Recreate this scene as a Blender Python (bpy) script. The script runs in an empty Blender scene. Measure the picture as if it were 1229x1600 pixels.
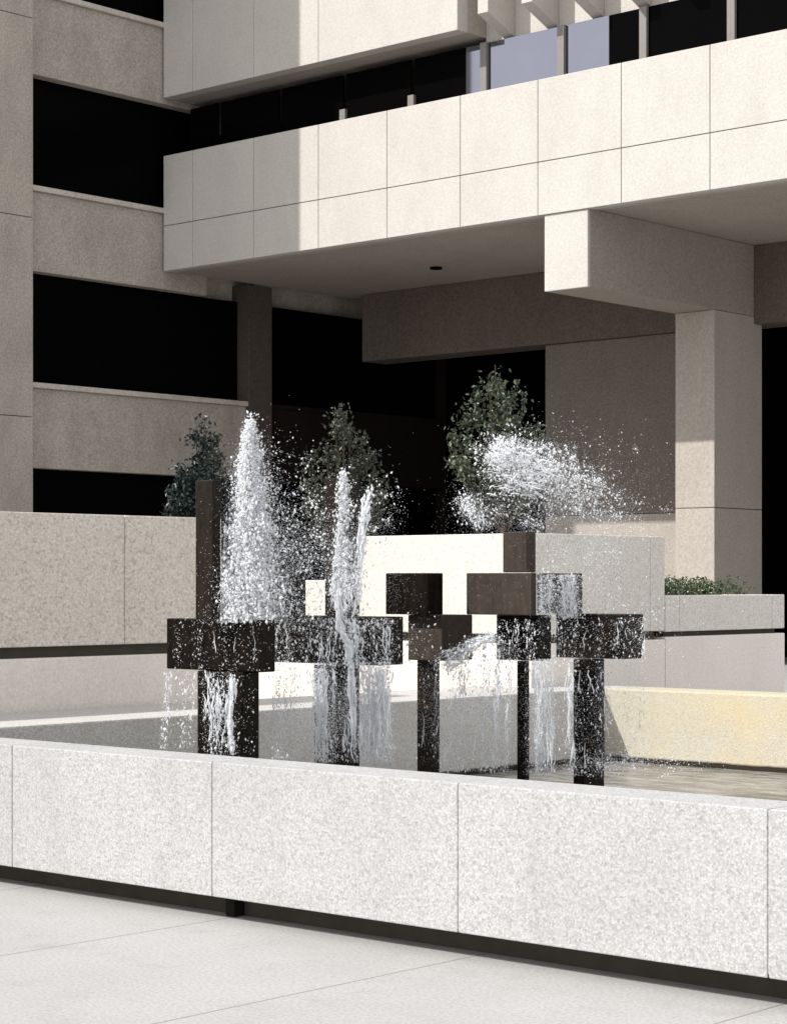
import bpy, bmesh, math, random
from mathutils import Vector, Matrix
random.seed(7)
R = random.random; U = random.uniform; G = random.gauss
scene = bpy.context.scene
col = scene.collection
H = 1.6; F = 3230.0; CX = 614.5; HY = 910.0
FW = (-0.6663, 0.7457); RT = (0.7457, 0.6663)
YAW = math.atan2(0.6663, 0.7457)

# ---------- survey helpers: turn a bearing and a distance into plan coordinates ----------
def ray(px):
    t = (px - CX) / F
    return FW[0] + RT[0]*t, FW[1] + RT[1]*t
def uv(px, D):
    d = ray(px); return d[0]*D, d[1]*D
def zz(py, D): return H - (py - HY)*D/F
def pt(px, py, D):
    x, y = uv(px, D); return Vector((x, y, zz(py, D)))

# ---------- object helpers ----------
ORG = {}
def tag(o, label=None, cat=None, group=None, kind=None):
    if label: o['label'] = label
    if cat: o['category'] = cat
    if group: o['group'] = group
    if kind: o['kind'] = kind
    return o
def thing(name, loc, label, cat, group=None):
    o = bpy.data.objects.new(name, None); col.objects.link(o)
    o.location = loc; o.empty_display_size = .2
    ORG[o.name] = Vector(loc)
    return tag(o, label, cat, group)
def link(name, me, mat, parent=None):
    o = bpy.data.objects.new(name, me); col.objects.link(o)
    me.materials.append(mat)
    if parent is not None:
        org = ORG[parent.name]
        me.transform(Matrix.Translation(-org))
        o.parent = parent
        ORG[o.name] = org
    else:
        ORG[o.name] = Vector((0,0,0))
    return o
def bx(bm, x0, x1, y0, y1, z0, z1):
    vs = [bm.verts.new(p) for p in ((x0,y0,z0),(x1,y0,z0),(x1,y1,z0),(x0,y1,z0),(x0,y0,z1),(x1,y0,z1),(x1,y1,z1),(x0,y1,z1))]
    for f in ((0,3,2,1),(4,5,6,7),(0,1,5,4),(1,2,6,5),(2,3,7,6),(3,0,4,7)):
        bm.faces.new([vs[i] for i in f])
def box(name, dims, mat, parent=None, bev=0.0):
    bm = bmesh.new(); bx(bm, *dims)
    if bev: bmesh.ops.bevel(bm, geom=bm.edges[:], offset=bev, segments=2, affect='EDGES', profile=.5)
    me = bpy.data.meshes.new(name); bm.to_mesh(me); bm.free()
    return link(name, me, mat, parent)
def raw(name, V, Fc, mat, parent=None, smooth=False):
    me = bpy.data.meshes.new(name); me.from_pydata([tuple(v) for v in V], [], Fc); me.update()
    if smooth:
        me.polygons.foreach_set('use_smooth', [True]*len(me.polygons))
    return link(name, me, mat, parent)

# ---------- materials ----------
class NB:
    def __init__(s, name):
        s.m = bpy.data.materials.new(name); s.m.use_nodes = True
        s.t = s.m.node_tree; s.n = s.t.nodes; s.b = s.n['Principled BSDF']; s.out = s.n['Material Output']
        s.geo = s.n.new('ShaderNodeNewGeometry'); s.pos = s.geo.outputs['Position']
    def l(s, a, b): s.t.links.new(a, b)
    def scaled(s, v):
        n = s.n.new('ShaderNodeVectorMath'); n.operation = 'MULTIPLY'; s.l(s.pos, n.inputs[0]); n.inputs[1].default_value = v
        return n.outputs[0]
    def noise(s, sc, det=3, rough=.6, vec=None):
        n = s.n.new('ShaderNodeTexNoise'); n.inputs['Scale'].default_value = sc; n.inputs['Detail'].default_value = det
        n.inputs['Roughness'].default_value = rough; s.l(vec or s.pos, n.inputs['Vector']); return n.outputs['Fac']
    def voro(s, sc, out='Color', feat='F1', vec=None):
        n = s.n.new('ShaderNodeTexVoronoi'); n.feature = feat; n.inputs['Scale'].default_value = sc
        s.l(vec or s.pos, n.inputs['Vector']); return n.outputs[out]
    def mrange(s, v, a, b, c, d):
        n = s.n.new('ShaderNodeMapRange'); s.l(v, n.inputs[0])
        for i, x in enumerate((a,b,c,d)): n.inputs[i+1].default_value = x
        return n.outputs[0]
    def math(s, op, a, b=None):
        n = s.n.new('ShaderNodeMath'); n.operation = op
        for i, x in enumerate((a, b)):
            if x is None: continue
            if isinstance(x, (int, float)): n.inputs[i].default_value = x
            else: s.l(x, n.inputs[i])
        return n.outputs[0]
    def mix(s, fac, a, b, mode='MIX'):
        n = s.n.new('ShaderNodeMix'); n.data_type = 'RGBA'; n.blend_type = mode
        for i, x in ((0, fac), (6, a), (7, b)):
            if isinstance(x, (int, float)): n.inputs[i].default_value = x
            elif isinstance(x, tuple): n.inputs[i].default_value = (*x, 1)
            else: s.l(x, n.inputs[i])
        return n.outputs[2]
    def bump(s, h, st, dist=.01):
        n = s.n.new('ShaderNodeBump'); n.inputs['Strength'].default_value = st; n.inputs['Distance'].default_value = dist
        s.l(h, n.inputs['Height']); s.l(n.outputs[0], s.b.inputs['Normal'])
    def fin(s, colr, rough=.8, spec=.3):
        if isinstance(colr, tuple): s.b.inputs['Base Color'].default_value = (*colr, 1)
        else: s.l(colr, s.b.inputs['Base Color'])
        if isinstance(rough, (int, float)): s.b.inputs['Roughness'].default_value = rough
        else: s.l(rough, s.b.inputs['Roughness'])
        s.b.inputs['Specular IOR Level'].default_value = spec
        return s.m
def sep(nb):
    n = nb.n.new('ShaderNodeSeparateXYZ'); nb.l(nb.pos, n.inputs[0]); return n.outputs
def concrete(name, base, dark, grain=24, streak=.35, gamp=.30, vs=.7):
    nb = NB(name)
    big = nb.mrange(nb.noise(.7, 3), .3, .7, 0, .4)
    st = nb.mrange(nb.noise(1.0, 3, .65, nb.scaled((1.7, 1.7, vs))), .42, .72, 0, streak)
    c = nb.mix(big, base, dark)
    c = nb.mix(st, c, tuple(x*.62 for x in dark))
    g = nb.mrange(nb.noise(grain, 2, .8), .3, .7, 1-gamp, 1+gamp)
    cmb = nb.n.new('ShaderNodeCombineColor')
    for i in range(3): nb.l(g, cmb.inputs[i])
    c = nb.mix(1.0, c, cmb.outputs[0], 'MULTIPLY')
    return nb.fin(c, .9, .12)
def aggregate(name, light, mid, dark, scale=62, wet=False, yellow=None, bump=.25, dk=.3, speck=.6, gap=.66):
    nb = NB(name)
    vn = nb.n.new('ShaderNodeTexVoronoi'); vn.inputs['Scale'].default_value = scale; nb.l(nb.pos, vn.inputs['Vector'])
    s = nb.n.new('ShaderNodeSeparateColor'); nb.l(vn.outputs['Color'], s.inputs[0])
    c = nb.mix(nb.mrange(s.outputs[0], .1, .9, 0, 1), mid, light)
    c = nb.mix(nb.mrange(s.outputs[1], .80, .97, 0, speck), c, dark)
    c = nb.mix(nb.mrange(vn.outputs['Distance'], .45, .8, 0, .5), c, tuple(x*gap for x in mid))
    c = nb.mix(nb.mrange(nb.noise(1.6, 5, .7), .42, .7, 0, dk), c, dark)
    c = nb.mix(nb.mrange(nb.noise(1.1, 3, .65, nb.scaled((4, 4, .4))), .5, .75, 0, dk*.8), c, dark)
    if yellow:
        xg = nb.mrange(sep(nb)[0], -9.9, -7.0, .25, 1.0)
        c = nb.mix(nb.math('MULTIPLY', nb.mrange(nb.noise(1.9, 5, .65), .36, .66, .12, .95), xg), c, yellow)
    if wet:
        z = sep(nb)[2]
        zn = nb.math('ADD', z, nb.mrange(nb.noise(4, 2), 0, 1, -.012, .012))
        c = nb.mix(nb.mrange(zn, .205, .222, 1, 0), c, (.030, .025, .018))
    if bump: nb.bump(vn.outputs['Distance'], bump, .008)
    return nb.fin(c, .85, .15)

M = {}
M['facade'] = concrete('pale_smooth_concrete', (.525,.500,.462), (.465,.44,.405), 26, .15, .11)
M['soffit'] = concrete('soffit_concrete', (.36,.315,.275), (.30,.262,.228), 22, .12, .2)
M['beam'] = concrete('shaded_beam_concrete', (.33,.29,.25), (.275,.24,.208), 24, .14, .2)  # shade on the beam's side is put into this darker colour
M['tan'] = concrete('tan_concrete', (.42,.38,.335), (.35,.315,.278), 24, .14, .16)
M['brown'] = concrete('warm_shaded_concrete', (.140,.116,.099), (.112,.092,.078), 22, .2, .26)  # overhang shade on the header is put into the colour
M['wallshade'] = concrete('recess_shade_concrete', (.200,.174,.150), (.158,.137,.118), 22, .25, .26)  # overhang shade on the recess wall is put into the colour
M['deep'] = concrete('deep_shade_concrete', (.012,.0085,.007), (.009,.0065,.005), 22, .2, .3)  # near-black colour carries the deep shade of the recess
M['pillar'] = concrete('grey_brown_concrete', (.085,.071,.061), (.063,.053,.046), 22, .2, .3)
M['wing'] = concrete('weathered_concrete', (.395,.36,.315), (.315,.285,.248), 22, .36, .26, .8)
M['sill'] = concrete('sill_concrete', (.50,.465,.415), (.41,.38,.335), 22, .3, .2)
M['agg'] = aggregate('exposed_aggregate', (.515,.515,.515), (.415,.413,.410), (.25,.245,.24), 104, dk=.20, bump=.12, speck=.6, gap=.68)
M['agg_planter'] = aggregate('planter_aggregate', (.76,.705,.62), (.63,.58,.505), (.36,.315,.265), 60, dk=.14, bump=.1)
M['cream_planter'] = aggregate('cream_planter_concrete', (.71,.68,.62), (.63,.605,.55), (.46,.43,.38), 70, dk=.14, bump=.08)
M['plinth'] = concrete('plinth_concrete', (.76,.71,.645), (.67,.63,.57), 50, .14, .12)
M['pool'] = aggregate('pool_wall_concrete', (.60,.585,.555), (.51,.495,.47), (.34,.32,.285), 90, True, dk=.20)
M['pool_yellow'] = aggregate('stained_pool_wall', (.55,.525,.455), (.49,.465,.40), (.37,.33,.24), 90, True, (.56,.46,.255), dk=.22)
nb = NB('dark_reveal'); M['reveal'] = nb.fin(nb.mix(nb.noise(9), (.055,.048,.04), (.095,.083,.07)), .9, .1)
nb = NB('dark_gap'); M['gap'] = nb.fin(nb.mix(nb.noise(9), (.012,.011,.01), (.025,.022,.02)), .9, .05)
nb = NB('soil'); M['soil'] = nb.fin(nb.mix(nb.noise(20, 4), (.03,.022,.015), (.09,.065,.045)), .95, .1)
nb = NB('dark_glass'); M['glass'] = nb.fin(nb.mix(nb.noise(.8), (.0015,.0015,.0017), (.003,.0027,.0025)), .15, .012)
nb = NB('sky_reflection_glass'); nb.b.inputs['Metallic'].default_value = 1.0
M['mirror'] = nb.fin(nb.mix(nb.noise(.6), (.24,.245,.295), (.30,.305,.355)), .04, .5)  # for panes painted as reflecting the sky
nb = NB('dark_bronze_frame'); M['frame'] = nb.fin(nb.mix(nb.noise(8), (.0015,.0015,.0015), (.003,.0027,.0025)), .5, .012)
nb = NB('grey_mullion'); M['mullion'] = nb.fin(nb.mix(nb.noise(8), (.24,.225,.21), (.19,.175,.165)), .6, .3)
def bronze(name, a, b, rough, spec):
    nb = NB(name)
    n = nb.mrange(nb.noise(3.2, 5, .7, nb.scaled((7, 7, 1.1))), .35, .7, 0, 1)
    c = nb.mix(n, a, b)
    c = nb.mix(nb.mrange(nb.noise(28, 3), .5, .75, 0, .5), c, tuple(x*1.7 for x in b))
    nb.bump(nb.noise(14, 4, .6, nb.scaled((1,1,.35))), .35, .01)
    return nb.fin(c, nb.mrange(n, 0, 1, rough, rough+.25), spec)
M['wet'] = bronze('wet_bronze', (.003,.0027,.0023), (.011,.0075,.0055), .2, .08)
M['damp'] = bronze('damp_bronze', (.006,.0045,.0035), (.019,.013,.009), .3, .12)
M['dry'] = bronze('dry_bronze', (.032,.024,.019), (.052,.040,.031), .5, .15)
# pavement
nb = NB('pavement'); o = sep(nb)
fx = nb.math('FRACT', nb.math('DIVIDE', nb.math('ADD', o[0], 7.15+151.5), 1.515))
fy = nb.math('FRACT', nb.math('DIVIDE', nb.math('ADD', o[1], 303-3.80), 3.03))
jx = nb.math('LESS_THAN', nb.math('ABSOLUTE', nb.math('SUBTRACT', fx, .5)), .4962)
jy = nb.math('LESS_THAN', nb.math('ABSOLUTE', nb.math('SUBTRACT', fy, .5)), .498)
ok = nb.math('MULTIPLY', jx, jy)
c = nb.mix(nb.mrange(nb.noise(.9, 5, .65), .35, .7, 0, 1), (.475,.470,.462), (.415,.408,.398))
c = nb.mix(nb.mrange(nb.noise(60, 3, .85), .35, .62, .75, 0), c, (.28,.272,.265))
c = nb.mix(nb.mrange(nb.noise(3.0, 5, .7), .54, .72, 0, .45), c, (.30,.29,.28))
c = nb.mix(nb.mrange(nb.voro(26, 'Distance'), 0, .12, .45, 0), c, (.23,.215,.205))
c = nb.mix(ok, (.25,.23,.215), c)
M['pave'] = nb.fin(c, .9, .15)
nb = NB('pool_water')
f = nb.mrange(nb.noise(1.0, 5, .7, nb.scaled((3, 9, 1))), .40, .66, .1, .9)
c = nb.mix(f, (.10,.095,.082), (.42,.41,.38))
nb.bump(nb.noise(11, 3), .5, .04); M['water'] = nb.fin(c, .2, .3)
# spray
nb = NB('white_spray'); nb.fin((.965,.98,1.0), .35, .5)
tr = nb.n.new('ShaderNodeBsdfTranslucent'); tr.inputs[0].default_value = (.965,.98,1,1)
mx = nb.n.new('ShaderNodeMixShader'); mx.inputs[0].default_value = .38
nb.l(nb.b.outputs[0], mx.inputs[1]); nb.l(tr.outputs[0], mx.inputs[2]); nb.l(mx.outputs[0], nb.out.inputs[0])
M['spray'] = nb.m
def leafmat(name, a, b):
    nb = NB(name); c = nb.mix(nb.mrange(nb.noise(24, 2), .35, .65, 0, 1), a, b); return nb.fin(c, .4, .4)
M['leaf'] = leafmat('leaf', (.022,.036,.018), (.105,.130,.078))
M['leaf_blue'] = leafmat('blue_green_leaf', (.006,.015,.014), (.022,.040,.033))
M['leaf_dry'] = leafmat('sparse_leaf', (.020,.028,.017), (.072,.083,.052))
M['shrub'] = leafmat('shrub_leaf', (.022,.042,.012), (.06,.095,.028))
nb = NB('bark'); M['bark'] = nb.fin(nb.mix(nb.noise(40, 3), (.035,.027,.022), (.085,.068,.055)), .9, .1)

# ---------- ground ----------
g = box('ground', (-220, 220, -120, 320, -.05, 0), M['pave']); tag(g, kind='structure')

# ---------- office wing on the left ----------
wing = thing('office_wing', (-38, 25, 0), 'weathered beige concrete office wing with stacked bands of dark windows, at the left edge', 'building')
box('core_wall', (-46, -33.2, 20.9, 46, 0, 25), M['wing'], wing)
FS = [1.66 + 3.92*k for k in range(6)]
zc = [0, .95, 4.86, 8.80, 12.74, 16.68, 20.6, 25.0]
for a, b in zip(zc[:-1], zc[1:]):
    box('corner_panel', (-33.19, -32.5, 20.75, 25.7, a+(.012 if a else 0), b), M['wing'], wing, .012)
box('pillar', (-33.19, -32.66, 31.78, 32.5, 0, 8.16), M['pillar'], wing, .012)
prev = 0
for k in range(6):
    zb, zt = FS[k], FS[k]+2.22
    spans = [(25.71, 31.77), (32.51, 38.49)] if k < 2 else [(25.71, 30.6)]
    for si, (y0, y1) in enumerate(spans):
        sm = M['wing'] if si == 0 else M['deep']  # second span is the same spandrel with recess shade in its colour
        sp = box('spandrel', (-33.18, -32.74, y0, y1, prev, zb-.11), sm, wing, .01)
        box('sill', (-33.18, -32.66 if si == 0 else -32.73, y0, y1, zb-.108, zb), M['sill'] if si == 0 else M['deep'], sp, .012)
        nbay = max(2, round((y1-y0)/1.5)); w = (y1-y0)/nbay
        for i in range(nbay):
            ya = y0+i*w
            pn = box('window_pane', (-33.05, -33.0, ya+.02, ya+w-.02, zb+.005, zt-.005), M['glass'], wing)
            box('mullion', (-33.05, -32.995, ya-.018, ya+.018, zb+.005, zt-.005), M['frame'], pn)
    prev = zt
box('spandrel', (-33.18, -32.74, 25.71, 30.6, prev, 25), M['wing'], wing, .01)
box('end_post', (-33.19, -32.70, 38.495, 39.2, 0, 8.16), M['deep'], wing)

# ---------- main building ----------
main = thing('entrance_building', (-22, 34, 0), 'cream concrete building whose broad overhanging balcony band rests on one beam and column', 'building')
XR = -6.0
JX = [-32.69, -31.79, -29.98, -28.16, -26.35, -24.53, -22.72, -20.90, -19.09, -17.27, -15.46, -13.64, -11.83, XR]
for a, b in zip(JX[:-1], JX[1:]):
    for z0, z1 in ((8.17, 9.115), (9.13, 10.60)):
        box('parapet_panel', (a+.007, b-.007, 29.3, 29.5, z0, z1), M['facade'], main, .007)
box('parapet_backing', (-32.69, XR, 29.49, 29.70, 8.18, 10.57), M['tan'], main)
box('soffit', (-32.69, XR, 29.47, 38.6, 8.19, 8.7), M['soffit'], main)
dl = uv(681, 43.2)
bm = bmesh.new(); bmesh.ops.create_cone(bm, cap_ends=True, segments=24, radius1=.13, radius2=.13, depth=.05, matrix=Matrix.Translation((dl[0], dl[1], 8.175)))
me = bpy.data.meshes.new('downlight'); bm.to_mesh(me); bm.free(); link('downlight', me, M['frame'], main)
mull = [-31.72+1.805*k for k in range(-1, 15)]
for i, x in enumerate(mull):
    x1 = x+1.805
    if x > XR: break
    xa, xb = max(x, -32.66)+.05, min(x1, XR)-.05
    mat = M['mirror'] if -25 < x and xb < -20.5 else M['glass']  # reflection pattern is assigned by pane
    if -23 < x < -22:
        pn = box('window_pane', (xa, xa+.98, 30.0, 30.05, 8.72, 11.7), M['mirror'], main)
        box('window_pane', (xa+.985, xb, 30.0, 30.05, 8.72, 11.7), M['glass'], main)  # pane split where the painted sky reflection ends
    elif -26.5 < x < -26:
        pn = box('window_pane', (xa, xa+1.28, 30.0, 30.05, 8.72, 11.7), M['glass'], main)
        box('window_pane', (xa+1.285, xb, 30.0, 30.05, 8.72, 11.7), M['mirror'], main)  # pane split where the painted sky reflection begins
    else:
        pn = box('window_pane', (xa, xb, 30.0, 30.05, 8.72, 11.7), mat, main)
    box('mullion', (x1-.075, x1+.075, 29.93, 30.06, 8.72, 11.0 if x1 < -25 else 11.7), M['mullion'] if x1 > -28.5 else M['frame'], pn)  # mullions in the wing's shade are coloured dark instead of grey
UX = [-32.69, -31.79, -29.98, -28.16, -24.6]
for a, b in zip(UX[:-1], UX[1:]):
    box('upper_panel', (a+.006, b-(.006 if b != -24.6 else 0), 29.3, 29.6, 11.83, 17.5), M['facade'], main, .008)
box('upper_block', (-32.69, -24.605, 29.595, 38, 11.84, 17.5), M['tan'], main)
box('upper_wall', (-24.6, XR, 30.15, 38, 11.72, 17.5), M['facade'], main)
for k in range(17):
    x = -24.15 + 1.02*k
    V = [(x,29.35,12.05),(x,29.35,17.4),(x,30.14,17.4),(x,30.14,11.74)]
    V = V + [(a+.24,b,c) for a,b,c in V]
    raw('fin', V, [(0,1,2,3),(7,6,5,4),(0,4,5,1),(1,5,6,2),(2,6,7,3),(3,7,4,0)], M['facade'], main)
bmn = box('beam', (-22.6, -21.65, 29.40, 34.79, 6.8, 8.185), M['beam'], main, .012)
box('beam_lit_end', (-22.603, -21.647, 29.34, 29.41, 6.797, 8.165), M['facade'], bmn, .012)  # added end panel, pale so the front looks sunlit beside the darkened beam
for a, b in ((0, 3.02), (3.032, 6.795)):
    box('column', (-22.55, -21.66, 33.4, 35.1, a, b), M['tan'], main, .012)
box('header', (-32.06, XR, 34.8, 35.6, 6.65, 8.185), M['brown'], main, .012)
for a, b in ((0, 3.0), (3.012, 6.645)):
    box('recess_wall', (-26.9, -22.56, 34.95, 35.09, a, b), M['wallshade'] if a else M['tan'], main, .01)  # overhang shadow painted: darker colour above its edge, lighter sunlit colour below
px_ = -32.69
while px_ < XR-.1:
    b = min(px_+1.9, XR)
    pn = box('entrance_pane', (px_, b-.04, 38.5, 38.55, 0, 8.18), M['glass'], main)
    box('transom', (px_, b-.04, 38.44, 38.5, 2.5, 2.6), M['frame'], pn)
    px_ = b
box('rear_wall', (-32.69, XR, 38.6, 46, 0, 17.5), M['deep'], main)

# ---------- fountain basin ----------
basin = thing('fountain_basin', (-4.4, 10, 0), 'low rectangular fountain basin walled in pale exposed aggregate, in the foreground', 'fountain basin')
js = [-10.78, -10.175, -8.66, -7.145, -5.63, -4.115, -2.60, -1.085, .43, 1.94]
for a, b in zip(js[:-1], js[1:]):
    box('front_panel', (a+.003, b-.003, 6.71, 7.01, .115, .75), M['agg'], basin, .005)
box('joint_filler', (-10.7, 1.9, 6.716, 7.0, .13, .745), M['agg'], basin)
box('recessed_base', (-10.7, 1.9, 6.92, 6.995, 0, .125), M['reveal'], basin)
box('dark_gap_block', (-7.20, -7.14, 6.85, 6.93, 0, .114), M['gap'], basin, .005)  # near-black block put in for the dark gap under the wall
box('side_wall', (-10.78, -9.8, 7.015, 13.15, 0, .75), M['pool'], basin, .012)
box('side_wall', (-10.25, -9.803, 13.155, 13.9, 0, .748), M['pool'], basin, .012)
jb = [-9.8, -7.1, -4.1, -1.1, 1.94]
for a, b in zip(jb[:-1], jb[1:]):
    box('back_wall', (a+.003, b-.003, 13.5, 13.9, 0, .75), M['pool_yellow'], basin, .012)
box('side_wall', (1.6, 1.94, 7.015, 13.495, 0, .749), M['pool'], basin, .012)
w = raw('water', [(-9.82,6.98,.17),(1.62,6.98,.17),(1.62,13.52,.17),(-9.82,13.52,.17)], [(0,1,2,3)], M['water']); tag(w, kind='structure')

# ---------- planters ----------
def planter(name, x0, x1, y0, y1, top, label, xj, yj, soil, mat):
    t = thing(name, ((x0+x1)/2, (y0+y1)/2, 0), label, 'planter')
    zr0, zr1 = 1.10, 1.175
    if top < 1.8: zr0, zr1 = 1.12, 1.165
    box('recessed_band', (x0+.07, x1-.07, y0+.07, y1-.07, 0, zr1+.02), M['reveal'], t)
    box('plinth', (x0, x1, y0, y1, 0, zr0), M['plinth'], t, .008)
    th = .22
    xs = [x0] + sorted(j for j in xj if x0+.3 < j < x1-.3) + [x1]
    for a, b in zip(xs[:-1], xs[1:]):
        box('wall_panel', (a+.003, b-.003, y0, y0+th, zr1, top), mat, t, .008)
        box('wall_panel', (a+.003, b-.003, y1-th, y1, zr1, top), mat, t, .008)
    ys = [y0+th] + sorted(j for j in yj if y0+.3 < j < y1-.3) + [y1-th]
    for a, b in zip(ys[:-1], ys[1:]):
        box('wall_panel', (x1-th-.003, x1-.003, a+.003, b-.003, zr1, top), mat, t, .008)
        box('wall_panel', (x0+.003, x0+th+.003, a+.003, b-.003, zr1, top), mat, t, .008)
    box('soil', (x0+.2, x1-.2, y0+.2, y1-.2, zr1+.01, soil), M['soil'], t)
    return t
planter('long_planter', -15, -10.81, 1.0, 10.25, 2.06, 'long shaded beige aggregate planter beside the left wall of the fountain pool', [-12.3,-13.8], [9.34-1.515*k for k in range(6)], 1.95, M['agg_planter'])
planter('tall_planter', -12.36, -10.3, 13.2, 15.1, 2.0, 'tall planter behind the fountain with a sunlit cream front, holding the tallest tree', [], [], 1.92, M['cream_planter'])
planter('rear_planter', -18, -12.38, 13.25, 15.1, 1.62, 'lower pale planter left of the tall one, mostly hidden behind the fountain, holding two trees', [-14.3,-16.2], [], 1.54, M['cream_planter'])
planter('low_planter', -18, -10.302, 15.11, 17.1, 1.485, 'low grey planter holding green shrubs, stepping down from the tall planter', [], [], 1.40, M['cream_planter'])

# ---------- fountain sculpture ----------
sc = uv(600, 12); sculpt = thing('fountain_sculpture', (sc[0], sc[1], .1), 'dark bronze fountain sculpture of stacked square blocks and posts standing in the pool', 'sculpture')
T1 = (1.12, 1.40); T2 = (1.403, 1.657)
def sbox(name, x0, x1, x2, D, z0, z1, mat='wet', bev=.006):
    X, Y = uv(x1, D)
    d0 = ray(x0); X0 = d0[0]*Y/d0[1]
    d2 = ray(x2); Y2 = d2[1]*X/d2[0]
    return box(name, (X0, X, Y, Y2, z0, z1), M[mat], sculpt, bev)
sbox('lower_block', 260, 406, 430, 11.0, *T1)
sbox('post', 308, 378, 405, 11.05, .05, 1.118)
sbox('upright', 305, 332, 345, 11.06, 1.402, 2.15, mat='damp')
sbox('upper_block', 345, 446, 478, 11.5, *T2)
sbox('lower_block', 422, 588, 630, 11.9, *T1)
sbox('post', 490, 538, 562, 11.95, .05, 1.118)
sbox('upright', 507, 542, 562, 12.0, 1.402, 2.21, mat='damp')
sbox('lower_block', 637, 690, 738, 12.6, *T1, mat='dry')
sbox('post', 651, 676, 687, 12.75, .05, 1.118, mat='damp')
sbox('upper_block', 602, 668, 692, 12.55, *T2)
sbox('upper_block', 728, 830, 838, 12.35, *T2, mat='dry')
sbox('upright', 785, 822, 837, 12.4, 1.66, 1.905, mat='dry')
sbox('lower_block', 775, 840, 861, 12.6, *T1)
sbox('post', 807, 819, 827, 12.65, .05, 1.118)
sbox('upper_block', 838, 890, 910, 12.95, *T2)
sbox('lower_block', 868, 972, 1005, 12.9, *T1, mat='damp')
sbox('post', 895, 928, 944, 12.95, .05, 1.118)

# ---------- water ----------
RTv = Vector((RT[0], RT[1], 0)); FWv = Vector((FW[0], FW[1], 0)); UPv = Vector((0,0,1))
def rsize(a=.0016, b=.0095): return a + (b-a)*R()**2.8
class Drops:
    def __init__(s): s.V = []; s.F = []
    def add(s, c, r, ax=None, el=1.0):
        a = Vector(ax) if ax is not None else Vector((G(0,1),G(0,1),G(0,1)))
        if a.length < 1e-6: a = UPv.copy()
        a.normalize()
        p = a.orthogonal().normalized(); q = a.cross(p)
        th = U(0, 3.14); p, q = p*math.cos(th)+q*math.sin(th), q*math.cos(th)-p*math.sin(th)
        b = len(s.V); c = Vector(c)
        r2 = r*U(.6, 1)
        s.V += [c+a*r*el, c-a*r*el, c+p*r, c-p*r, c+q*r2, c-q*r2]
        s.F += [(b,b+2,b+4),(b,b+4,b+3),(b,b+3,b+5),(b,b+5,b+2),(b+1,b+4,b+2),(b+1,b+3,b+4),(b+1,b+5,b+3),(b+1,b+2,b+5)]
    def fine(s, c, r):
        b = len(s.V); x, y, z = c; h = r*1.3
        s.V += [(x+r,y,z-h*.5),(x-r*.5,y+r*.87,z-h*.5),(x-r*.5,y-r*.87,z-h*.5),(x,y,z+h)]
        s.F += [(b,b+1,b+3),(b+1,b+2,b+3),(b+2,b,b+3),(b,b+2,b+1)]
    def strand(s, path, r, seg=6):
        n = len(path); b = len(s.V); ph = U(0, 6.28)
        for i, p in enumerate(path):
            t = (path[min(i+1,n-1)]-path[max(i-1,0)])
            t = t.normalized() if t.length > 1e-7 else UPv
            a = t.orthogonal().normalized(); c = t.cross(a)
            f = i/(n-1); rr = r*(.2+.8*math.sin(math.pi*min(max(f,.04),.96)))*(.65+.35*math.sin(ph+i*1.7)+.4*R())
            for k in range(seg):
                an = 6.2832*k/seg; s.V.append(p+(a*math.cos(an)+c*math.sin(an))*rr)
        for i in range(n-1):
            for k in range(seg):
                s.F.append((b+i*seg+k, b+i*seg+(k+1)%seg, b+(i+1)*seg+(k+1)%seg, b+(i+1)*seg+k))
    def build(s, name, label, cat='water', group=None):
        o = raw(name, s.V, s.F, M['spray'], None, True); return tag(o, label, cat, group)
def plume(d, px, D, yb, yt, wb, wt, n, ns, lean=0, pw=.8, rs=.008, nf=0):
    base = pt(px, yb, D); top = pt(px+lean, yt, D); k = D/F
    lumps = [(U(.05,.95), U(-.75,.75), U(.015,.05)) for _ in range(34)]     # ragged bulges in the outline
    def wid(h): return (wb*(1-h)**pw + wt)*k*.5
    for i in range(ns):
        h0 = R()**1.2*.95; ln = U(.03, .08)
        gx, gy = G(0, .55), G(0, .55); path = []
        for j in range(6):
            h = min(1, max(0, h0 + ln*(j/5-.5)))
            w = wid(h)
            path.append(base.lerp(top, h)+RTv*(gx*w+G(0,.006))+FWv*(gy*w+G(0,.006)))
        d.strand(path, rs*U(.3,1)*(1-.45*h0))
    for i in range(n):
        if R() < .42:
            lh, lx, ls = random.choice(lumps); h = min(.99, max(0, lh+G(0, ls))); off = lx*2.1
            w = wid(h); c = base.lerp(top, h) + RTv*(off*w+G(0, w*.35)) + FWv*G(0, w*.6)
        else:
            h = R()**1.25
            w = wid(h); c = base.lerp(top, h) + RTv*G(0, w) + FWv*G(0, w)
        up = UPv + RTv*G(0,.3)
        for j in range(1 + (3 if R() < .22 else 0)):
            d.add(c + up*(j*.014) + Vector((G(0,.006),G(0,.006),0)), rsize(.0016, .0105)*(1-.25*h), up, U(1, 2.0))
    for i in range(nf):
        h = R()**1.25; w = wid(h)*(.9 if R() < .65 else 1.7)
        d.fine(base.lerp(top, h) + RTv*G(0, w) + FWv*G(0, w), U(.0008, .0024))
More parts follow.
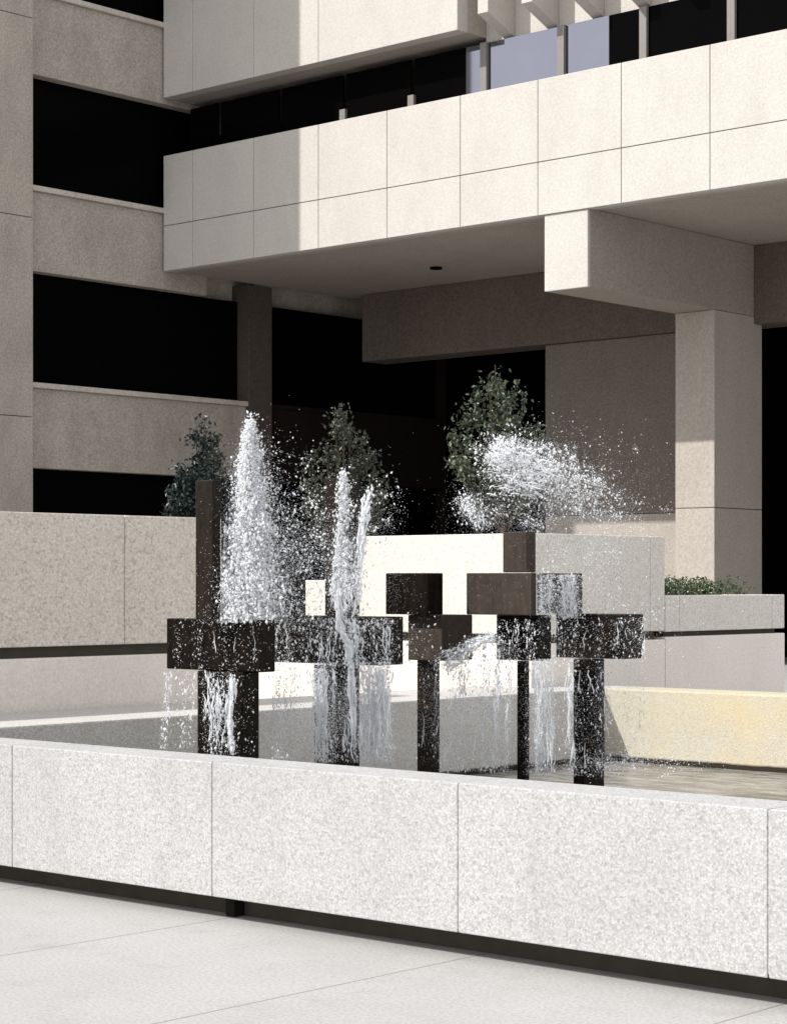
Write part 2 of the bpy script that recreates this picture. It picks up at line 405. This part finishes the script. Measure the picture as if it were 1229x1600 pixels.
def cloud(d, px, py, sx, sy, D, n, rot=0, rmax=.008, sd=.1, ax=None, nf=2.0, clump=0):
    ca, sa = math.cos(rot), math.sin(rot)
    cs = [(G(0, sx), G(0, sy), U(3, 9)) for _ in range(clump)]
    def pos():
        if clump and R() < .7:
            cx, cy, w = random.choice(cs); a, b = cx+G(0, w*1.5), cy+G(0, w)
        else: a, b = G(0, sx), G(0, sy)
        return pt(px + a*ca - b*sa, py + a*sa + b*ca, D + G(0, sd))
    for i in range(n):
        c = pos()
        if c.z < .2: continue
        d.add(c, rsize(.0015, rmax), (ax or UPv)+RTv*G(0,.5)+UPv*G(0,.3), U(1, 2.0))
    for i in range(int(n*nf)):
        c = pos()
        if c.z > .2: d.fine(c, U(.0008, .0021))
def mist(d, x0, x1, y0, y1, D, n, sd=.18):
    # thin haze of very small drops between and below the blocks
    for i in range(n):
        x = x0+(x1-x0)*(R()+R()+R())/3*1.3-(x1-x0)*.15; y = y0+(y1-y0)*(.5*R()+.5*(R()+R())/2)
        c = pt(x, y, D+G(0, sd))
        if c.z > .19: d.fine(c, U(.0007, .0017))
def curtain(d, x0, x1, y0, y1, D, strands, drops, r=.0045, drift=0, sd=.04, wob=2.0, ln=(.15,.6), nf=2.5, rd=.006, el=(1.2,3.0)):
    cols = [(U(x0, x1), U(2, 6)) for _ in range(max(4, int((x1-x0)/10)))]
    for i in range(strands):
        cx, cw = random.choice(cols); x = cx+G(0, cw*.7)
        L_ = (y1-y0)*U(*ln); ya = U(y0, max(y0+1, y1-L_)); dd = D+G(0, sd); ph = U(0,6.28); path = []
        n = max(5, int(L_/8))
        for j in range(n):
            f = j/(n-1); y = ya+L_*f
            path.append(pt(x + drift*(y-y0)/(y1-y0) + wob*math.sin(ph+y*.06)+G(0,1.2), y, dd+G(0,.003)))
        d.strand(path, r*U(.35,1.1))
    for i in range(drops):
        y = U(y0, y1); f = (y-y0)/(y1-y0); cx, cw = random.choice(cols)
        x = cx+G(0, cw) if R() < .75 else U(x0, x1)
        c = pt(x+drift*f, y, D+G(0, sd*1.5))
        if c.z < .18: continue
        d.add(c, rsize(.0015, rd), Vector((G(0,.15),G(0,.15),1)), U(*el))
    for i in range(int(drops*nf)):
        y = U(y0, y1); f = (y-y0)/(y1-y0); cx, cw = random.choice(cols)
        x = cx+G(0, cw*1.3) if R() < .7 else U(x0, x1)+G(0, 4)
        c = pt(x+drift*f, y, D+G(0, sd*1.5))
        if c.z > .18: d.fine(c, U(.0008, .0023))
def jetline(d, pts, D, r, n, jit=3, drops=0):
    def at(f):
        f *= len(pts)-1; k = min(int(f), len(pts)-2); f -= k
        return pts[k][0]*(1-f)+pts[k+1][0]*f, pts[k][1]*(1-f)+pts[k+1][1]*f
    for i in range(n):
        f0 = R()*.85; f1 = min(1, f0+U(.1,.3)); ox, oy, od = G(0,jit), G(0,jit), G(0,.02); path = []
        for j in range(7):
            x, y = at(f0+(f1-f0)*j/6); path.append(pt(x+ox+G(0,1.1), y+oy+G(0,.9), D+od))
        d.strand(path, r*U(.3,1.1))
    for i in range(drops):
        x, y = at(R()); d.add(pt(x+G(0,jit*2), y+G(0,jit*2), D+G(0,.04)), rsize(), UPv, U(1,2.5))
    for i in range(drops*3):
        x, y = at(R()); d.fine(pt(x+G(0,jit*2.2), y+G(0,jit*2.2), D+G(0,.04)), U(.0008, .0022))

d = Drops()
plume(d, 392, 11.2, 972, 655, 62, 4, 5400, 120, pw=.95, nf=16000)
plume(d, 388, 11.12, 972, 668, 40, 6, 3600, 360, pw=.9, rs=.012, nf=9000)
cloud(d, 432, 850, 20, 66, 11.25, 620, -.12, clump=44, rmax=.007)
cloud(d, 466, 855, 28, 52, 11.3, 420, clump=34, rmax=.006)
cloud(d, 425, 740, 25, 40, 11.3, 160, rmax=.006)
cloud(d, 360, 930, 13, 26, 11.1, 480)
mist(d, 330, 500, 760, 985, 11.25, 9000)
d.build('water_jet', 'tall white plume of water shooting up from the leftmost bronze block', 'water jet')
d = Drops()
plume(d, 536, 11.75, 930, 736, 17, 4, 700, 220, pw=.6, rs=.010, nf=3200)
jetline(d, [(540,970),(534,930),(536,880)], 11.75, .009, 40, 4, 180)
jetline(d, [(554,960),(560,880),(567,810),(578,768)], 11.75, .008, 50, 3, 280)
jetline(d, [(518,950),(524,880),(531,800)], 11.75, .005, 14, 2, 90)
cloud(d, 545, 890, 14, 45, 11.8, 260, clump=20)
cloud(d, 588, 800, 22, 40, 11.9, 200, clump=14)
cloud(d, 492, 850, 14, 55, 11.7, 260, clump=20)
mist(d, 470, 640, 780, 985, 11.8, 6000)
d.build('water_jet', 'narrow twin jet of water in front of the middle bronze upright', 'water jet')
d = Drops()
cloud(d, 790, 712, 22, 15, 13.0, 1000, .25, .009, nf=3, clump=22)
cloud(d, 826, 735, 34, 26, 13.0, 1600, .3, .009, nf=3.5, clump=40)
cloud(d, 862, 738, 40, 20, 13.0, 1000, .45, .008, nf=3, clump=36)
cloud(d, 905, 778, 44, 22, 13.0, 1000, .6, .007, nf=3, clump=44)
cloud(d, 815, 790, 42, 26, 13.0, 500, 0, .006, nf=3, clump=30)
cloud(d, 738, 798, 7, 22, 12.9, 480, -.6, .008, nf=3, clump=14)
cloud(d, 930, 830, 55, 55, 13.0, 760, .2, .005, clump=40)
cloud(d, 890, 710, 62, 30, 13.0, 240, .2, .005)
for k in range(60):
    x0, y0 = U(755, 835), U(700, 775); dx = U(10, 40); dy = U(-14, 10)
    off = FWv*G(0,.08)
    d.strand([pt(x0+dx*j/5+G(0,1.4), y0+dy*j/5+6*(j/5)**2+G(0,1.4), 13.0)+off for j in range(6)], .0065*U(.3,1))
mist(d, 700, 1040, 690, 980, 13.0, 14000, .3)
d.build('water_jet', 'wide windblown burst of spray above the rightmost blocks, in front of the tree', 'water jet')
d = Drops()
curtain(d, 258, 306, 1048, 1170, 10.9, 12, 300, .004, drift=-8, ln=(.06,.15))
curtain(d, 318, 400, 1050, 1180, 10.92, 12, 420, .005, wob=3)
curtain(d, 270, 428, 972, 1048, 10.88, 3, 170, .0024, sd=.02, rd=.004, nf=2)
jetline(d, [(362,1050),(358,1120),(364,1180)], 10.9, .010, 40, 2.5, 90)
jetline(d, [(338,1060),(342,1120),(336,1178)], 10.9, .006, 12, 2, 40)
d.build('water_cascade', 'thin water dripping from the leftmost block down its broad post', 'falling water')
d = Drops()
curtain(d, 425, 632, 966, 1040, 11.62, 26, 1300, .005, nf=3)
curtain(d, 430, 500, 1040, 1187, 11.6, 20, 800, .0042, ln=(.08,.25), nf=5)
curtain(d, 492, 612, 1035, 1192, 11.6, 80, 1600, .0070, ln=(.1,.35), nf=5)
curtain(d, 555, 610, 1040, 1192, 11.62, 76, 1200, .008, ln=(.12,.4), nf=7)
curtain(d, 490, 520, 1045, 1192, 11.62, 26, 420, .007, ln=(.12,.4), nf=6)
jetline(d, [(524,920),(530,980),(545,1010),(548,1050),(552,1185)], 11.58, .010, 44, 2.5, 110)
jetline(d, [(552,960),(556,1000),(545,1040)], 11.58, .008, 16, 2, 50)
curtain(d, 508, 562, 890, 965, 11.6, 8, 140, .004)
cloud(d, 455, 935, 30, 45, 11.5, 520, clump=40)
mist(d, 410, 650, 1030, 1200, 11.9, 14000)
d.build('water_cascade', 'heavy white curtain of water falling from the middle blocks', 'falling water')
d = Drops()
for k in range(22):
    e = U(-14, 14)
    jetline(d, [(774+e*.3, 993+e*.4), (735+e*.5, 1010+e*.5), (692+e, 1042+e)], 12.35, .005, 4, 2.5, 24)
curtain(d, 690, 805, 1030, 1207, 12.4, 30, 1000, .0044, drift=-12, ln=(.06,.2), nf=5)
curtain(d, 740, 800, 1000, 1205, 12.4, 30, 760, .0056, drift=-8, ln=(.08,.25), nf=6)
curtain(d, 655, 690, 1030, 1190, 12.5, 5, 100, .0032)
cloud(d, 650, 1000, 18, 26, 12.3, 110)
mist(d, 640, 830, 1010, 1212, 12.6, 13000)
d.build('water_cascade', 'loose slanting streams falling between the two thin posts', 'falling water')
d = Drops()
curtain(d, 820, 895, 1030, 1212, 12.45, 84, 1500, .0066, ln=(.1,.35), nf=7)
curtain(d, 780, 870, 968, 1032, 12.4, 6, 240, .003)
curtain(d, 838, 910, 898, 966, 12.7, 30, 1000, .005, nf=5)
cloud(d, 850, 930, 16, 28, 12.7, 500, nf=3)
d.build('water_cascade', 'sheet of white water falling just left of the rightmost post', 'falling water')
d = Drops()
curtain(d, 865, 1005, 965, 1035, 12.65, 6, 380, .003)
curtain(d, 898, 945, 1035, 1214, 12.7, 10, 240, .0045, ln=(.08,.25))
curtain(d, 945, 1010, 1035, 1207, 12.8, 12, 280, .003, ln=(.04,.12))
cloud(d, 1010, 1000, 45, 70, 12.9, 460, 0, .0045, clump=50)
cloud(d, 960, 1194, 45, 10, 12.5, 420, 0, .006, nf=3)
cloud(d, 1060, 1192, 40, 8, 12.6, 90, 0, .005)
cloud(d, 905, 935, 48, 35, 12.9, 480, 0, .0055, clump=40)
mist(d, 880, 1060, 1020, 1212, 12.9, 7000)
d.build('water_cascade', 'scattered drops raining off the rightmost block', 'falling water')

# ---------- trees and shrub ----------
def tube(V, Fc, path, rads, seg=6):
    b = len(V)
    for i, p in enumerate(path):
        t = (path[min(i+1, len(path)-1)] - path[max(i-1, 0)]).normalized()
        a = t.orthogonal().normalized(); c = t.cross(a)
        for s in range(seg):
            an = 6.2832*s/seg; V.append(p + (a*math.cos(an)+c*math.sin(an))*rads[i])
    for i in range(len(path)-1):
        for s in range(seg):
            Fc.append((b+i*seg+s, b+i*seg+(s+1)%seg, b+(i+1)*seg+(s+1)%seg, b+(i+1)*seg+s))
def leaf(V, Fc, c, s, n=None):
    a = Vector((G(0,1),G(0,1),G(0,.8))).normalized(); p = a.orthogonal().normalized(); q = a.cross(p)
    th = U(0,6.28); p, q = p*math.cos(th)+q*math.sin(th), q*math.cos(th)-p*math.sin(th)
    b = len(V)
    V += [c - p*s, c + q*s*.55 + a*s*.12, c + p*s, c - q*s*.55 + a*s*.12]
    Fc.append((b, b+1, b+2, b+3))
def tree(base, limbs, leafsz, n_per, mat, label, rad=.05, tw=13):
    t = thing('young_tree', tuple(base), label, 'tree')
    V, Fc, LV, LF = [], [], [], []
    stem = base + Vector((0,0,.12)); tube(V, Fc, [base-Vector((0,0,.1)), stem], [.03, .026], 8)
    for (dx, hgt, dens) in limbs:
        tip = base + RTv*dx + FWv*U(-.22,.22) + Vector((0,0,hgt))
        mid = stem.lerp(tip, .45) + RTv*dx*.22 + FWv*U(-.06,.06)
        path = []
        for i in range(8):
            f = i/7; path.append(stem*(1-f)**2 + mid*2*f*(1-f) + tip*f*f + Vector((G(0,.008),G(0,.008),0)))
        tube(V, Fc, path, [.016*(1-.85*i/7)+.002 for i in range(8)], 5)
        for q in range(int(tw*dens)+2):
            f = .22+.78*R()**.8; k = min(int(f*7), 6); p0 = path[k].lerp(path[k+1], f*7-k)
            ln = U(.06,.20)*(1.15-.5*f)
            p1 = p0 + Vector((G(0,1),G(0,1),U(.2,1.3))).normalized()*ln
            tube(V, Fc, [p0, p0.lerp(p1,.5)+Vector((G(0,.006),G(0,.006),0)), p1], [.004,.003,.0018], 4)
            for j in range(int(n_per*U(.3,1.6))):
                leaf(LV, LF, p0.lerp(p1, .2+.9*R()) + Vector((G(0,rad),G(0,rad),G(0,rad)))*.8, leafsz*U(.6,1.25))
    raw('trunk', V, Fc, M['bark'], t, True)
    raw('crown', LV, LF, mat, t)
b3 = pt(785, 832, 17.9); b3.z = 1.92
tree(b3, [(-.07,1.58,1.2),(-.03,1.50,1.2),(-.13,1.36,1.2),(-.25,1.34,1.1),(.19,1.32,1.0),(.05,1.34,1.0),(-.33,1.10,1.1),(-.47,.88,1.1),(-.40,.98,.9),(.30,1.08,.7),(.37,1.0,.7),(.05,1.15,1.2),(-.12,.95,1.2),(.18,.85,.9),(-.36,.68,1),(.34,.62,.5),(.02,.68,.9),(-.2,.72,1)], .023, 21, M['leaf'], 'tallest young leafy tree, right of the other two, rising behind the wide spray', rad=.045)
b2 = pt(536, 880, 19.4); b2.z = 1.54
tree(b2, [(0,1.64,1.1),(-.06,1.5,1),(.07,1.46,1),(-.16,1.38,.9),(.17,1.38,.9),(-.28,1.2,.9),(.30,1.24,.9),(-.36,1.0,.8),(.42,1.02,.8),(.1,1.2,.9),(-.12,1.15,.9),(.26,.95,.9),(-.26,.9,.9),(.34,.75,.7),(-.34,.75,.7),(-.15,.65,.8),(.15,.7,.8)], .022, 22, M['leaf_dry'], 'thin twiggy young tree behind the middle bronze upright', tw=17)
b1 = pt(316, 860, 20.2); b1.z = 1.54
tree(b1, [(0,1.62,1.5),(-.06,1.5,1.5),(.1,1.46,1.5),(.05,1.55,1.3),(-.2,1.2,1.5),(.2,1.25,1.5),(-.26,.95,1.4),(.26,1.0,1.4),(0,1.25,1.6),(.1,1.05,1.5),(-.1,1.05,1.5),(-.28,.75,1.2),(.28,.8,1.2),(.17,1.0,1.4),(-.15,.85,1.4)], .025, 27, M['leaf_blue'], 'dense dark blue-green young tree above the long planter, leftmost of the trees')
V, Fc = [], []
for k in range(300):
    c = Vector((U(-11.7,-10.5), U(15.30,16.85), 1.40)); hgt = U(.14,.27)
    for j in range(26):
        f = R(); leaf(V, Fc, c + Vector((G(0,.04),G(0,.04),hgt*f)), U(.010,.022))
sh = raw('low_shrub', V, Fc, M['shrub']); tag(sh, 'spreading low green shrub filling the low grey planter', 'shrub')

# ---------- light, sky, camera ----------
AZ, EL = math.radians(24.2), math.radians(40.8)
L = Vector((math.sin(AZ)*math.cos(EL), math.cos(AZ)*math.cos(EL), -math.sin(EL)))
sd = bpy.data.lights.new('sun', 'SUN'); sd.energy = 4.6; sd.angle = math.radians(.5); sd.color = (1, .97, .93)
so = bpy.data.objects.new('sun', sd); col.objects.link(so); so.rotation_euler = L.to_track_quat('-Z', 'Y').to_euler(); so.location = (-20, -20, 40)
wd = bpy.data.worlds.new('World'); scene.world = wd; wd.use_nodes = True
nt = wd.node_tree; bg = nt.nodes['Background']
sky = nt.nodes.new('ShaderNodeTexSky'); sky.sky_type = 'NISHITA'; sky.sun_disc = False
sky.sun_elevation = EL; sky.sun_rotation = math.radians(204.2); sky.dust_density = 1.5
hz = nt.nodes.new('ShaderNodeMix'); hz.data_type = 'RGBA'; hz.inputs[0].default_value = .62
hz.inputs[7].default_value = (11.4, 11.1, 11.0, 1)          # flat pale fill mixed into the sky to lift the shade
nt.links.new(sky.outputs[0], hz.inputs[6]); nt.links.new(hz.outputs[2], bg.inputs[0]); bg.inputs[1].default_value = .13
cam = bpy.data.cameras.new('camera'); co = bpy.data.objects.new('camera', cam); col.objects.link(co)
cam.sensor_fit = 'HORIZONTAL'; cam.sensor_width = 24; cam.lens = F/1229*24; cam.shift_y = (HY-800)/1229
cam.clip_end = 1000; cam.clip_start = .1
co.location = (0, 0, H); co.rotation_euler = (math.pi/2, 0, YAW)
scene.camera = co
scene.view_settings.view_transform = 'Standard'; scene.view_settings.look = 'None'; scene.view_settings.exposure = 0
